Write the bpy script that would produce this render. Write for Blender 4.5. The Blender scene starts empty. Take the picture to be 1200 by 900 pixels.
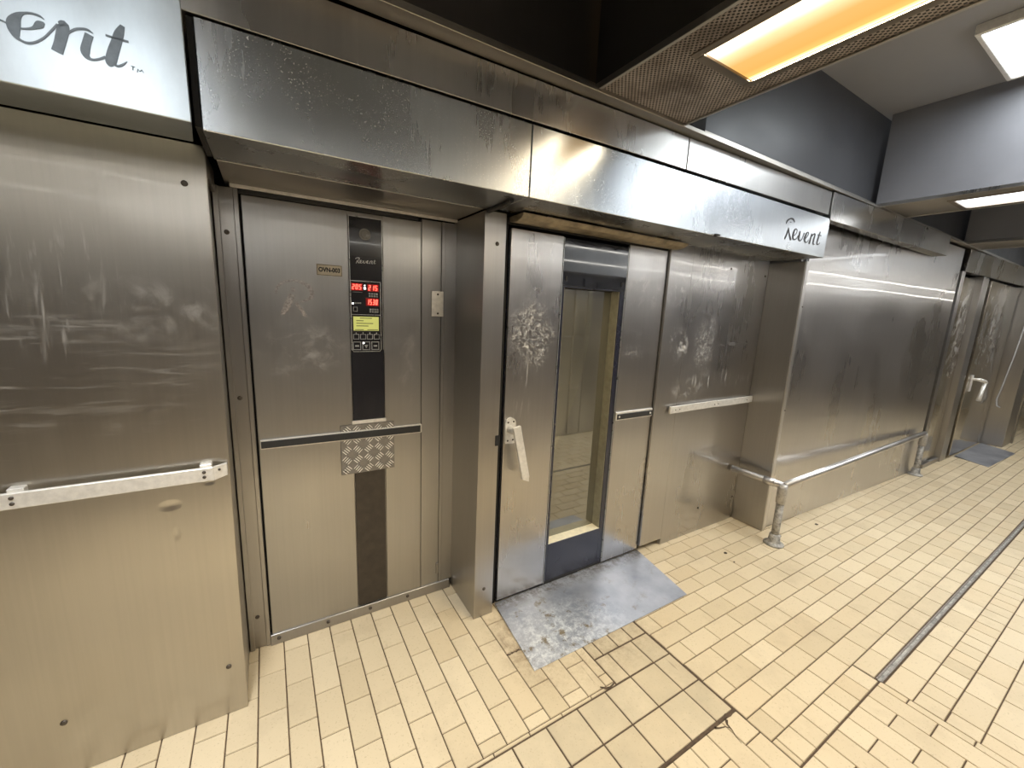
import bpy, bmesh, math, random
from mathutils import Vector, Matrix
random.seed(7)
scene = bpy.context.scene
COL = scene.collection
PI = math.pi

# ------------------------------------------------------------------ materials
def new_mat(name):
    m = bpy.data.materials.new(name); m.use_nodes = True
    nt = m.node_tree; nt.nodes.clear()
    out = nt.nodes.new('ShaderNodeOutputMaterial')
    return m, nt, out

class G:
    """tiny helper to wire shader nodes"""
    def __init__(s, nt): s.nt = nt
    def n(s, t, **kw):
        nd = s.nt.nodes.new(t)
        for k, v in kw.items(): setattr(nd, k, v)
        return nd
    def put(s, sock, v):
        if isinstance(v, bpy.types.NodeSocket): s.nt.links.new(v, sock)
        elif v is not None: sock.default_value = v
    def math(s, op, a, b=None, c=None, clamp=False):
        nd = s.n('ShaderNodeMath', operation=op, use_clamp=clamp)
        for i, v in enumerate((a, b, c)):
            if v is not None: s.put(nd.inputs[i], v)
        return nd.outputs[0]
    def vmath(s, op, a, b=None):
        nd = s.n('ShaderNodeVectorMath', operation=op)
        s.put(nd.inputs[0], a)
        if b is not None: s.put(nd.inputs[1], b)
        return nd.outputs['Value'] if op in ('LENGTH', 'DOT_PRODUCT') else nd.outputs[0]
    def noise(s, vec, scale, detail=3, rough=.5, dist=0):
        nd = s.n('ShaderNodeTexNoise'); s.put(nd.inputs['Vector'], vec)
        nd.inputs['Scale'].default_value = scale; nd.inputs['Detail'].default_value = detail
        nd.inputs['Roughness'].default_value = rough; nd.inputs['Distortion'].default_value = dist
        return nd.outputs[0]
    def maprange(s, v, a, b, c, d):
        nd = s.n('ShaderNodeMapRange'); s.put(nd.inputs[0], v)
        for i, x in enumerate((a, b, c, d)): s.put(nd.inputs[i + 1], x)
        return nd.outputs[0]
    def mix(s, f, a, b):
        nd = s.n('ShaderNodeMix', data_type='RGBA'); s.put(nd.inputs[0], f)
        s.put(nd.inputs[6], a); s.put(nd.inputs[7], b)
        return nd.outputs[2]
    def bump(s, h, strength, dist, normal=None):
        nd = s.n('ShaderNodeBump'); nd.inputs['Strength'].default_value = strength
        nd.inputs['Distance'].default_value = dist; s.put(nd.inputs['Height'], h)
        if normal is not None: s.put(nd.inputs['Normal'], normal)
        return nd.outputs[0]

def rgba(c): return (c[0], c[1], c[2], 1)

def steel(name, col=(.60, .56, .51), rough=.24, grain=(90, 90, 1.5), gs=0.0, wave=.25, marks=(), dents=(), spots=0.0, metallic=1.0, smudge=.10, aniso=.6, rot=0.0, coat=0.0):
    """brushed stainless sheet. marks: (x, z, rx, rz, strength, kind) worn or scratched places on it"""
    m, nt, out = new_mat(name); g = G(nt)
    pos = g.n('ShaderNodeNewGeometry').outputs['Position']
    gv = g.vmath('MULTIPLY', pos, grain)
    gr = g.noise(gv, 1.0, 4, .65)
    big = g.noise(g.vmath('MULTIPLY', pos, (2.2, 2.2, 1.1)), 1.0, 4, .6)
    streak = g.noise(g.vmath('MULTIPLY', pos, (14, 14, .9)), 1.0, 3, .55)
    c = g.mix(g.maprange(gr, .3, .7, 0, 1), rgba([x * .97 for x in col]), rgba([min(1, x * 1.03) for x in col]))
    c = g.mix(g.maprange(streak, .35, .7, 0, .07), c, rgba([x * .80 for x in col]))
    r = g.math('ADD', g.maprange(big, .3, .7, rough - smudge * .5, rough + smudge), g.maprange(gr, .3, .7, -.012, .012))
    met = None
    if spots:
        sp = g.noise(pos, 210, 1, .5)
        zone = g.noise(pos, 5, 2, .5)
        sm = g.math('MULTIPLY', g.maprange(sp, .66, .71, 0, 1), g.maprange(zone, .45, .6, 0, spots), clamp=True)
        c = g.mix(sm, c, (.75, .74, .72, 1)); r = g.math('ADD', r, g.math('MULTIPLY', sm, .3))
    wear = None
    for (cx, cz, rx, rz, st, kind) in marks:
        d = g.vmath('MULTIPLY', g.vmath('SUBTRACT', pos, (cx, 0, cz)), (1 / rx, 0, 1 / rz))
        wob = g.noise(pos, 9, 3, .6)
        ln = g.math('ADD', g.vmath('LENGTH', d), g.maprange(wob, .2, .8, -.45, .45))
        mask = g.maprange(ln, .45, 1.05, 1, 0)
        if kind == 'scribble':
            n = g.noise(pos, 16, 3, .55, 2.2)
            l1 = g.maprange(g.math('ABSOLUTE', g.math('SUBTRACT', n, .5)), 0, .040, 1, 0)
            n2 = g.noise(g.vmath('ADD', pos, (3.1, 0, 7.7)), 24, 2, .5, 1.5)
            l2 = g.maprange(g.math('ABSOLUTE', g.math('SUBTRACT', n2, .5)), 0, .05, .9, 0)
            pat = g.math('MULTIPLY', g.math('MAXIMUM', l1, l2), g.maprange(g.noise(pos, 40, 2), .4, .6, .25, 1))
        elif kind == 'horizontal':
            n = g.noise(g.vmath('MULTIPLY', pos, (4, 1, 42)), 1, 4, .7, .8)
            pat = g.maprange(n, .53, .68, 0, 1)
        elif kind == 'vertical':
            n = g.noise(g.vmath('MULTIPLY', pos, (60, 1, 6)), 1, 3, .7, .5)
            pat = g.maprange(n, .56, .7, 0, 1)
        else:
            n = g.noise(pos, 12, 5, .7, .6)
            pat = g.maprange(n, .5, .66, 0, 1)
        w = g.math('MULTIPLY', g.math('MULTIPLY', mask, pat), st, clamp=True)
        wear = w if wear is None else g.math('MAXIMUM', wear, w)
    p = g.n('ShaderNodeBsdfPrincipled')
    if aniso:
        p.inputs['Anisotropic'].default_value = aniso
        tn = g.n('ShaderNodeTangent', direction_type='RADIAL', axis='Z'); g.put(p.inputs['Tangent'], tn.outputs[0])
        p.inputs['Anisotropic Rotation'].default_value = rot
    if wear is not None:
        c = g.mix(wear, c, (.90, .88, .85, 1))
        r = g.math('ADD', r, g.math('MULTIPLY', wear, .35), clamp=True)
        g.put(p.inputs['Metallic'], g.math('SUBTRACT', metallic, g.math('MULTIPLY', wear, .6), clamp=True))
    else:
        p.inputs['Metallic'].default_value = metallic
    g.put(p.inputs['Base Color'], c); g.put(p.inputs['Roughness'], r)
    b1 = g.bump(gr, gs, .0006) if gs else None
    b2 = g.bump(g.noise(g.vmath('MULTIPLY', pos, (1.6, 1.6, 2.0)), 1.0, 2, .4), wave, .02, b1)
    for (cx, cz, rx, rz, st) in dents:
        d = g.vmath('LENGTH', g.vmath('MULTIPLY', g.vmath('SUBTRACT', pos, (cx, 0, cz)), (1 / rx, 0, 1 / rz)))
        h = g.n('ShaderNodeMapRange', interpolation_type='SMOOTHSTEP'); g.put(h.inputs[0], d)
        for i, v in enumerate((0, 1, 0, 1)): h.inputs[i + 1].default_value = v
        b2 = g.bump(h.outputs[0], st, .006, b2)
    g.put(p.inputs['Normal'], b2)
    if coat:
        p.inputs['Coat Weight'].default_value = coat; p.inputs['Coat Roughness'].default_value = .035; g.put(p.inputs['Coat Normal'], b2)
    nt.links.new(p.outputs[0], out.inputs[0])
    return m

def plain(name, col, rough=.5, metallic=0.0, noise=.12, scale=30, bump=0.0, coat=0.0, spec=None):
    m, nt, out = new_mat(name); g = G(nt)
    pos = g.n('ShaderNodeNewGeometry').outputs['Position']
    n = g.noise(pos, scale, 4, .6)
    p = g.n('ShaderNodeBsdfPrincipled')
    g.put(p.inputs['Base Color'], g.mix(g.maprange(n, .3, .7, 0, 1), rgba([x * (1 - noise) for x in col]), rgba([min(1, x * (1 + noise)) for x in col])))
    g.put(p.inputs['Roughness'], g.maprange(n, .3, .7, max(.02, rough - .05), min(1, rough + .06)))
    p.inputs['Metallic'].default_value = metallic
    p.inputs['Coat Weight'].default_value = coat
    if spec is not None: p.inputs['Specular IOR Level'].default_value = spec
    if bump: g.put(p.inputs['Normal'], g.bump(n, bump, .002))
    nt.links.new(p.outputs[0], out.inputs[0])
    return m

def lamp(name, col, strength, cross=None, y0=0, y1=1):
    """a lit diffuser; cross = (x0, x1) gives a dirty amber lens with tubes shining along both long sides"""
    m, nt, out = new_mat(name); g = G(nt)
    e = g.n('ShaderNodeEmission')
    if cross is None:
        e.inputs[0].default_value = rgba(col); e.inputs[1].default_value = strength
    else:
        pos = g.n('ShaderNodeNewGeometry').outputs['Position']
        sx = g.n('ShaderNodeSeparateXYZ'); nt.links.new(pos, sx.inputs[0])
        t = g.maprange(sx.outputs[0], cross[0], cross[1], 0, 1)
        r = g.n('ShaderNodeValToRGB'); nt.links.new(t, r.inputs[0])
        cr = r.color_ramp
        stops = [(0, (2.4, 1.9, 1.2)), (.10, (2.0, 1.6, 1.05)), (.30, (.80, .56, .31)), (.55, (.56, .31, .095)), (.80, (.56, .29, .075)), (.93, (.66, .37, .10)), (1, (2.2, 1.5, .6))]
        cr.elements[0].position = 0; cr.elements[1].position = 1
        for i in range(len(stops) - 2): cr.elements.new(.5)
        for el, (pp, c) in zip(cr.elements, stops): el.position = pp
        for i, (pp, c) in enumerate(stops): cr.elements[i].position = pp; cr.elements[i].color = rgba(c)
        nz = g.noise(g.vmath('MULTIPLY', pos, (9, 5, 1)), 1, 4, .6)
        c2 = g.mix(g.maprange(nz, .45, .75, 0, .22), r.outputs[0], (.55, .30, .08, 1))
        nt.links.new(c2, e.inputs[0]); e.inputs[1].default_value = strength
    nt.links.new(e.outputs[0], out.inputs[0])
    return m

def tile_mat():
    m, nt, out = new_mat('cream_floor_tile'); g = G(nt)
    pos = g.n('ShaderNodeNewGeometry').outputs['Position']
    at = g.n('ShaderNodeAttribute', attribute_name='tone')
    sep = g.n('ShaderNodeSeparateColor'); nt.links.new(at.outputs['Color'], sep.inputs[0])
    tone, warm = sep.outputs[0], sep.outputs[1]
    c = g.mix(tone, (.54, .435, .275, 1), (.68, .565, .38, 1))
    c = g.mix(g.math('MULTIPLY', warm, .5), c, (.60, .47, .29, 1))
    sp = g.noise(pos, 160, 2, .5)
    c = g.mix(g.math('MULTIPLY', sep.outputs[2], g.maprange(g.noise(pos, 7, 4, .65), .3, .7, .25, .75)), c, (.40, .335, .225, 1))
    c = g.mix(g.maprange(sp, .62, .72, 0, .35), c, (.30, .22, .13, 1))
    dirt = g.noise(pos, 3.2, 5, .65)
    c = g.mix(g.maprange(dirt, .52, .75, 0, .35), c, (.36, .28, .18, 1))
    # trodden grime round the corner of the threshold plate and along the sunken square tiles
    d = g.vmath('LENGTH', g.vmath('MULTIPLY', g.vmath('SUBTRACT', pos, (.93, 1.33, 0)), (6.5, 3.2, 1)))
    gr = g.math('MULTIPLY', g.maprange(d, .3, 1.1, 1, 0), g.maprange(g.noise(pos, 18, 6, .8), .38, .70, 0, .85))
    d2 = g.vmath('LENGTH', g.vmath('MULTIPLY', g.vmath('SUBTRACT', pos, (1.25, 1.12, 0)), (2.5, 7, 1)))
    gr2 = g.math('MULTIPLY', g.maprange(d2, .2, 1.2, 1, 0), g.maprange(g.noise(pos, 26, 6, .8), .42, .74, 0, .55))
    c = g.mix(g.math('MAXIMUM', gr, gr2), c, (.17, .10, .05, 1))
    scr = g.noise(g.vmath('MULTIPLY', pos, (70, 7, 1)), 1, 2, .5, .4)
    c = g.mix(g.math('MULTIPLY', g.maprange(scr, .69, .74, 0, .5), g.maprange(dirt, .5, .6, 0, 1)), c, (.22, .17, .11, 1))
    p = g.n('ShaderNodeBsdfPrincipled')
    g.put(p.inputs['Base Color'], c)
    g.put(p.inputs['Roughness'], g.maprange(dirt, .3, .7, .38, .55))
    p.inputs['Specular IOR Level'].default_value = .35
    g.put(p.inputs['Normal'], g.bump(g.noise(pos, 60, 3, .6), .12, .002))
    nt.links.new(p.outputs[0], out.inputs[0])
    return m

def plate_mat():
    m, nt, out = new_mat('worn_threshold_steel'); g = G(nt)
    pos = g.n('ShaderNodeNewGeometry').outputs['Position']
    d = g.vmath('LENGTH', g.vmath('MULTIPLY', g.vmath('SUBTRACT', pos, (1.05, 1.24, 0)), (2.4, 3.4, 0)))
    cal = g.math('MULTIPLY', g.maprange(d, .25, 1.15, 1, 0), g.maprange(g.noise(pos, 30, 8, .8, .3), .45, .60, 0, 1))
    big = g.noise(pos, 3.5, 5, .6)
    c = g.mix(g.maprange(big, .35, .65, 0, 1), (.32, .335, .375, 1), (.52, .53, .56, 1))
    c = g.mix(cal, c, (.76, .77, .76, 1))
    ru = g.math('MULTIPLY', g.maprange(g.noise(pos, 13, 5, .7), .57, .66, 0, 1), g.maprange(d, .6, 1.6, .95, .2))
    c = g.mix(ru, c, (.20, .15, .08, 1))
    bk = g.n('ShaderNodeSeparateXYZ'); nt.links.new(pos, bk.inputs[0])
    darkening = g.math('MULTIPLY', g.maprange(bk.outputs[1], 1.50, 1.585, 0, 1), g.maprange(g.noise(pos, 30, 4, .7), .4, .6, .2, .9))  # mottled darker tone towards the back edge of the plate
    c = g.mix(darkening, c, (.10, .085, .07, 1))
    p = g.n('ShaderNodeBsdfPrincipled')
    g.put(p.inputs['Base Color'], c)
    g.put(p.inputs['Metallic'], g.math('SUBTRACT', .85, g.math('MULTIPLY', g.math('MAXIMUM', cal, g.math('MAXIMUM', ru, darkening)), .65)))
    g.put(p.inputs['Roughness'], g.maprange(big, .3, .7, .36, .52))
    g.put(p.inputs['Normal'], g.bump(g.noise(pos, 35, 4, .6), .15, .003))
    nt.links.new(p.outputs[0], out.inputs[0])
    return m

def glass_mat(name, refl, tint, rough=.02):
    m, nt, out = new_mat(name); g = G(nt)
    gl = g.n('ShaderNodeBsdfGlossy'); gl.inputs['Roughness'].default_value = rough
    gl.inputs['Color'].default_value = (.86, .86, .80, 1)
    tr = g.n('ShaderNodeBsdfTransparent'); tr.inputs[0].default_value = rgba(tint)
    fr = g.n('ShaderNodeFresnel'); fr.inputs[0].default_value = 1.5
    fac = g.math('ADD', g.math('MULTIPLY', fr.outputs[0], .8), refl, clamp=True)
    # greasy film on the pane
    pos = g.n('ShaderNodeNewGeometry').outputs['Position']
    df = g.n('ShaderNodeBsdfDiffuse'); df.inputs[0].default_value = (.42, .39, .29, 1)
    m0 = g.n('ShaderNodeMixShader'); g.put(m0.inputs[0], g.maprange(g.noise(g.vmath('MULTIPLY', pos, (9, 9, 2)), 1, 4, .6), .3, .7, .10, .28))
    nt.links.new(tr.outputs[0], m0.inputs[1]); nt.links.new(df.outputs[0], m0.inputs[2])
    mx = g.n('ShaderNodeMixShader'); nt.links.new(fac, mx.inputs[0])
    nt.links.new(m0.outputs[0], mx.inputs[1]); nt.links.new(gl.outputs[0], mx.inputs[2])
    nt.links.new(mx.outputs[0], out.inputs[0])
    return m

def mesh_screen_mat():
    """perforated sheet: staggered round holes 7 mm apart"""
    m, nt, out = new_mat('perforated_sheet'); g = G(nt)
    pos = g.n('ShaderNodeNewGeometry').outputs['Position']
    s = g.n('ShaderNodeSeparateXYZ'); nt.links.new(pos, s.inputs[0])
    k = 2 * PI / .0165
    h = g.math('MULTIPLY', g.math('SINE', g.math('MULTIPLY', s.outputs[0], k)), g.math('SINE', g.math('MULTIPLY', s.outputs[1], k)))
    hole = g.maprange(h, .05, .30, 0, 1)
    dirt = g.noise(pos, 6, 5, .65)
    c = g.mix(g.maprange(dirt, .4, .65, 0, 1), (.44, .385, .34, 1), (.20, .16, .13, 1))
    c = g.mix(hole, c, (.015, .012, .010, 1))
    p = g.n('ShaderNodeBsdfPrincipled'); g.put(p.inputs['Base Color'], c)
    p.inputs['Metallic'].default_value = .55; p.inputs['Roughness'].default_value = .5
    g.put(p.inputs['Normal'], g.bump(hole, -.5, .003))
    nt.links.new(p.outputs[0], out.inputs[0])
    return m

def screen_mat(name, col, strength):
    m, nt, out = new_mat(name); g = G(nt)
    p = g.n('ShaderNodeBsdfPrincipled'); p.inputs['Base Color'].default_value = rgba([c * .6 for c in col])
    p.inputs['Roughness'].default_value = .3
    p.inputs['Emission Color'].default_value = rgba(col); p.inputs['Emission Strength'].default_value = strength
    nt.links.new(p.outputs[0], out.inputs[0])
    return m

STEEL_C = (.465, .452, .44)
M = dict(
 left_panel=steel('brushed_steel_scuffed', (.48, .452, .405), .31, coat=.25, gs=0.0, dents=[(-.293, .845, .035, .022, .3), (-.19, .905, .022, .014, .25), (-.285, .745, .012, .030, .2)], marks=[(-.62, 1.28, .55, .22, .30, 'horizontal'), (-.6, 1.25, .4, .07, .35, 'horizontal'), (-.3, 1.45, .28, .10, .3, 'smear'), (-.55, 1.5, .3, .2, .35, 'vertical')]),
 cabinet=steel('brushed_steel_cabinet', (.435, .425, .41), .33, gs=0.0, marks=[(.13, 1.30, .20, .12, .28, 'smear'), (.55, 1.25, .06, .2, .16, 'smear')]),
 door=steel('brushed_steel_door', STEEL_C, .27, coat=.6, wave=.3, marks=[(1.07, 1.40, .13, .16, 1.0, 'scribble'), (1.03, 1.15, .06, .22, .55, 'vertical'), (1.8, 1.62, .14, .10, .35, 'smear'), (1.75, 1.30, .1, .05, .4, 'scribble'), (1.8, .1, .15, .12, .4, 'vertical')]),
 right_panel=steel('brushed_steel_stained', STEEL_C, .29, coat=.6, gs=0.0, wave=.2, marks=[(2.12, 1.33, .10, .12, .85, 'smear'), (2.38, 1.33, .13, .20, .75, 'scribble'), (2.55, 1.10, .45, .07, .7, 'vertical'), (2.25, 1.05, .2, .08, .5, 'smear'), (2.7, 1.34, .3, .02, .5, 'horizontal'), (2.06, 1.65, .1, .1, .5, 'smear')]),
 fascia=steel('brushed_steel_fascia', (.51, .535, .555), .25, spots=.8, grain=(70, 70, 6), gs=0.0, rot=.25),
 sign=steel('brushed_steel_sign', (.57, .625, .66), .33, grain=(50, 50, 20), gs=.10, smudge=.22, rot=.25),
 side=steel('brushed_steel_frame', (.41, .395, .375), .32, gs=0.0),
 partition=steel('brushed_steel_partition', (.57, .55, .53), .28, coat=.7, gs=0, wave=.12),
 front=steel('opposite_steel', (.56, .55, .565), .38, gs=0.0),
 front_fascia=plain('opposite_fascia', (.92, .915, .90), .5, 0),
 edge_glint=lamp('edge_glint_glow', (1, .96, .88), 14.0),  # glow of the added strips that draw glint lines on the panels
 frame_dark=steel('lamp_frame_steel', (.22, .19, .16), .35),
 trim_bright=steel('corner_trim_steel', (.66, .64, .61), .36),
 galv_dull=plain('dull_zinc', (.45, .43, .40), .45, .6, .25, 60, .2),
 reveal=plain('window_reveal', (.30, .275, .19), .4, .2, .2, 30),
 pale=plain('pale_hood_lining', (.62, .64, .66), .5),
 far=steel('brushed_steel_greasy', (.46, .42, .36), .20, coat=.8, wave=.9, marks=[(6.25, 1.45, .3, .5, .7, 'smear'), (6.2, .6, .3, .35, .35, 'vertical'), (7.2, 1.4, .5, .5, .6, 'smear'), (7.6, .5, .4, .4, .35, 'vertical')]),
 hood=plain('grey_hood_paint', (.155, .155, .166), .45, 0, .08, 3),
 hood_wall=plain('dark_hood_back', (.042, .042, .045), .42, 0, .08, 3),
 ceiling=plain('grey_ceiling_paint', (.27, .266, .268), .5, 0, .06, 3),
 hood_dark=steel('dark_hood_steel', (.115, .105, .10), .42, grain=(40, 40, 4), gs=.2),  # dark steel for the first beam, the left bay and the back wall
 bulk=steel('brushed_steel_bulkhead', (.47, .46, .44), .27, grain=(60, 60, 3), gs=0.0, rot=.25),
 lip=steel('hood_lip_steel', (.36, .335, .30), .34, grain=(3, 60, 60)),
 alu=plain('dull_aluminium', (.78, .75, .69), .42, .55, .10, 60, .15),
 galv=steel('galvanised_pipe', (.62, .60, .58), .36, grain=(40, 40, 40), gs=.3),
 corroded=plain('corroded_zinc', (.36, .34, .30), .62, .5, .55, 38, .6),
 checker=plain('bright_checker_aluminium', (.24, .22, .19), .5, .5, .10, 80),  # same metal as the ribs, darkened as painted shade between them
 checker_top=plain('polished_checker_top', (.92, .89, .83), .38, .5, .05, 80),  # same metal lightened, a painted highlight on the rib tops
 black=plain('black_gloss_panel', (.012, .012, .016), .12, 0, .1, 10, 0, .3),
 black_matt=plain('black_vinyl_strip', (.018, .016, .014), .45, 0, .3, 40, .1),
 dark=plain('dark_cavity', (.010, .009, .008), .8, 0, .2, 20),
 drain=plain('drain_steel', (.30, .265, .23), .4, .7, .3, 50, .2),
 brown=plain('browned_strip', (.035, .026, .018), .35, 0, .3, 25),
 navy=plain('black_enamel', (.016, .017, .030), .22, 0, .1, 10, 0, .2),
 rubber=plain('black_rubber', (.02, .019, .018), .6, 0, .2, 60, .2),
 screw=plain('dark_screw', (.10, .085, .07), .45, .7, .3, 200),
 brass=plain('tag_brass', (.46, .40, .29), .42, .5, .12, 50),
 ink=plain('black_ink', (.018, .016, .014), .5, 0, .1, 50),
 letter=plain('grey_lettering', (.16, .185, .205), .40, .35, .15, 60),
 letter_dark=plain('dark_lettering', (.035, .032, .030), .45, .2, .15, 60),
 ghost=plain('worn_logo', (.43, .40, .38), .48, .8, .35, 120),
 white=plain('white_print', (.72, .72, .72), .5),
 grey_print=plain('grey_print', (.30, .31, .31), .5),
 silver=plain('silver_edge', (.62, .62, .60), .3, .8, .05, 50),
 seal=plain('baked_on_seal', (.30, .245, .165), .45, .35, .45, 18, .3),
 cavity=plain('oven_wall', (.21, .19, .145), .55, .3, .25, 12),
 sill=plain('cream_sill', (.80, .72, .52), .5, 0, .12, 35),
 tile=tile_mat(), grout=plain('dark_grout', (.085, .055, .032), .9, 0, .35, 60, .3),
 plate=plate_mat(),
 glass=glass_mat('mirror_window', .20, (.62, .60, .50)),
 blackglass=plain('black_glass', (.006, .007, .011), .04, 0, .1, 10, 0, .5),
 perforated=mesh_screen_mat(),
 amber=lamp('amber_diffuser', (1, .6, .2), 1.45, (1.190, 1.440)),
 tube=lamp('white_diffuser', (.95, .98, 1.0), 2.6),
 tube_near=lamp('white_diffuser_near', (.92, .97, 1.0), 1.35),
 ceil=lamp('cool_ceiling_diffuser', (.88, .95, 1.0), 9.0),
 lcd=screen_mat('lcd_yellow_green', (.55, .56, .16), .55),
 red=screen_mat('red_digits', (1.0, .06, .04), 5.0),
 redback=screen_mat('red_window', (.22, .004, .004), .4),
 led=screen_mat('white_led', (1, 1, 1), 3),
 lens=plain('lamp_lens', (.14, .13, .11), .25),
 paint=plain('cream_wall_paint', (.45, .40, .30), .5),
 crumb=plain('dark_crumb', (.05, .035, .02), .8),
 cable=plain('grey_cable', (.45, .44, .43), .4),
)

# ------------------------------------------------------------------ mesh building
class MB:
    def __init__(s): s.bm = bmesh.new()
    def hexa(s, P, bev=0.0, seg=1):
        """P: 8 corners, 0-3 one face going round, 4-7 the opposite face in the same order"""
        vs = [s.bm.verts.new(p) for p in P]
        fs = [s.bm.faces.new([vs[i] for i in f]) for f in ((0, 1, 2, 3), (7, 6, 5, 4), (0, 4, 5, 1), (1, 5, 6, 2), (2, 6, 7, 3), (3, 7, 4, 0))]
        if bev:
            es = list({e for f in fs for e in f.edges})
            bmesh.ops.bevel(s.bm, geom=es, offset=bev, segments=seg, profile=.7, affect='EDGES', clamp_overlap=True)
        return s
    def box(s, x0, x1, y0, y1, z0, z1, bev=0.0015, seg=1):
        return s.hexa([(x0, y0, z0), (x1, y0, z0), (x1, y0, z1), (x0, y0, z1), (x0, y1, z0), (x1, y1, z0), (x1, y1, z1), (x0, y1, z1)], bev, seg)
    def cyl(s, p0, p1, r0, r1=None, n=20, caps=True):
        r1 = r0 if r1 is None else r1
        return s.tube([p0, p1], [r0, r1], n, caps)
    def tube(s, pts, r, n=16, caps=True):
        pts = [Vector(p) for p in pts]
        rs = r if isinstance(r, (list, tuple)) else [r] * len(pts)
        prev = None; rings = []
        for i, p in enumerate(pts):
            t = (pts[min(i + 1, len(pts) - 1)] - pts[max(i - 1, 0)])
            if t.length < 1e-9: t = prev[2] if prev else Vector((0, 0, 1))
            t.normalize()
            if prev is None:
                a = t.orthogonal().normalized()
            else:
                a = prev[0] - t * prev[0].dot(t); a.normalize()
            b = t.cross(a); prev = (a, b, t)
            rings.append([s.bm.verts.new(p + (a * math.cos(2 * PI * k / n) + b * math.sin(2 * PI * k / n)) * rs[i]) for k in range(n)])
        for i in range(len(rings) - 1):
            for k in range(n):
                f = s.bm.faces.new((rings[i][k], rings[i][(k + 1) % n], rings[i + 1][(k + 1) % n], rings[i + 1][k])); f.smooth = True
        if caps:
            s.bm.faces.new(rings[0][::-1]); s.bm.faces.new(rings[-1])
        return s
    def poly(s, pts, off):
        """flat outline pushed along the vector off"""
        a = [s.bm.verts.new(p) for p in pts]; b = [s.bm.verts.new(Vector(p) + Vector(off)) for p in pts]
        s.bm.faces.new(a); s.bm.faces.new(b[::-1])
        for i in range(len(a)):
            j = (i + 1) % len(a); s.bm.faces.new((a[i], b[i], b[j], a[j]))
        return s
    def ribbon(s, st, fn, thick, sub=5):
        """pen stroke of changing width: st = [(u, v, w)], fn maps (u, v, d) to a point"""
        if len(st) > 2:
            P = [st[0]] + list(st) + [st[-1]]; q = []
            for i in range(1, len(P) - 2):
                for k in range(sub):
                    t = k / sub
                    q.append(tuple(.5 * (2 * P[i][c] + (P[i + 1][c] - P[i - 1][c]) * t + (2 * P[i - 1][c] - 5 * P[i][c] + 4 * P[i + 1][c] - P[i + 2][c]) * t * t + (3 * P[i][c] - P[i - 1][c] - 3 * P[i + 1][c] + P[i + 2][c]) * t ** 3) for c in range(3)))
            q.append(st[-1]); st = q
        L = []; R = []
        for i, (u, v, w) in enumerate(st):
            a = st[max(i - 1, 0)]; b = st[min(i + 1, len(st) - 1)]
            dx, dy = b[0] - a[0], b[1] - a[1]; l = math.hypot(dx, dy) or 1
            nx, ny = -dy / l, dx / l; w = max(w, .0006)
            L.append((u + nx * w / 2, v + ny * w / 2)); R.append((u - nx * w / 2, v - ny * w / 2))
        V = [[s.bm.verts.new(fn(p[0], p[1], d)) for p in row] for row in (L, R) for d in (thick, 0)]
        lt, lb, rt, rb = V
        for i in range(len(st) - 1):
            for a, b in ((lt, rt), (rt, rb), (lb, lt)):
                s.bm.faces.new((a[i], b[i], b[i + 1], a[i + 1]))
        for i in (0, -1): s.bm.faces.new((lt[i], rt[i], rb[i], lb[i]))
        return s
    def build(s, name, mat, parent=None, smooth=False):
        bmesh.ops.recalc_face_normals(s.bm, faces=s.bm.faces)
        me = bpy.data.meshes.new(name); o = bpy.data.objects.new(name, me); COL.objects.link(o)
        off = Vector((0, 0, 0)); q = parent
        while q is not None: off += q.location; q = q.parent
        if parent is not None: o.parent = parent
        else:
            xs = [v.co for v in s.bm.verts]
            lo = [min(c[i] for c in xs) for i in range(3)]; hi = [max(c[i] for c in xs) for i in range(3)]
            off = Vector(((lo[0] + hi[0]) / 2, (lo[1] + hi[1]) / 2, lo[2])); o.location = off
        for v in s.bm.verts: v.co -= off
        s.bm.to_mesh(me); s.bm.free()
        if mat is not None: me.materials.append(mat)
        if smooth:
            for p in me.polygons: p.use_smooth = True
        return o

def thing(name, label, cat, loc, group=None):
    o = bpy.data.objects.new(name, None); COL.objects.link(o); o.location = loc; o.empty_display_size = .1
    o['label'] = label; o['category'] = cat; o['kind'] = 'thing'
    if group: o['group'] = group
    return o
def tag(o, label, cat, group=None):
    o['label'] = label; o['category'] = cat; o['kind'] = 'thing'
    if group: o['group'] = group
    return o
def struct(o):
    o['kind'] = 'structure'; return o

def text_part(s, name, size, cx, cz, y, mat, parent, bold=0.0, sx=1.0):
    """lettering standing on a panel that faces the camera side (-Y)"""
    cu = bpy.data.curves.new(name, 'FONT'); cu.body = s; cu.size = size; cu.align_x = 'CENTER'; cu.align_y = 'CENTER'
    cu.extrude = .0004; cu.offset = bold
    t = bpy.data.objects.new(name + '_tmp', cu); COL.objects.link(t)
    dg = bpy.context.evaluated_depsgraph_get(); dg.update()
    me = bpy.data.meshes.new_from_object(t.evaluated_get(dg))
    bpy.data.objects.remove(t); bpy.data.curves.remove(cu)
    off = Vector((0, 0, 0)); q = parent
    while q is not None: off += q.location; q = q.parent
    for v in me.vertices:
        v.co = Vector((cx + v.co.x * sx, y - v.co.z, cz + v.co.y)) - off
    me.name = name; me.materials.clear(); me.materials.append(mat)
    o = bpy.data.objects.new(name, me); COL.objects.link(o); o.parent = parent
    return o

def screw(x, y, z, parent, r=.008):
    mb = MB(); mb.tube([(x, y + .001, z), (x, y - .002, z), (x, y - .004, z)], [r, r, r * .55], 12)
    return mb.build('screw', M['screw'], parent)

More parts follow.
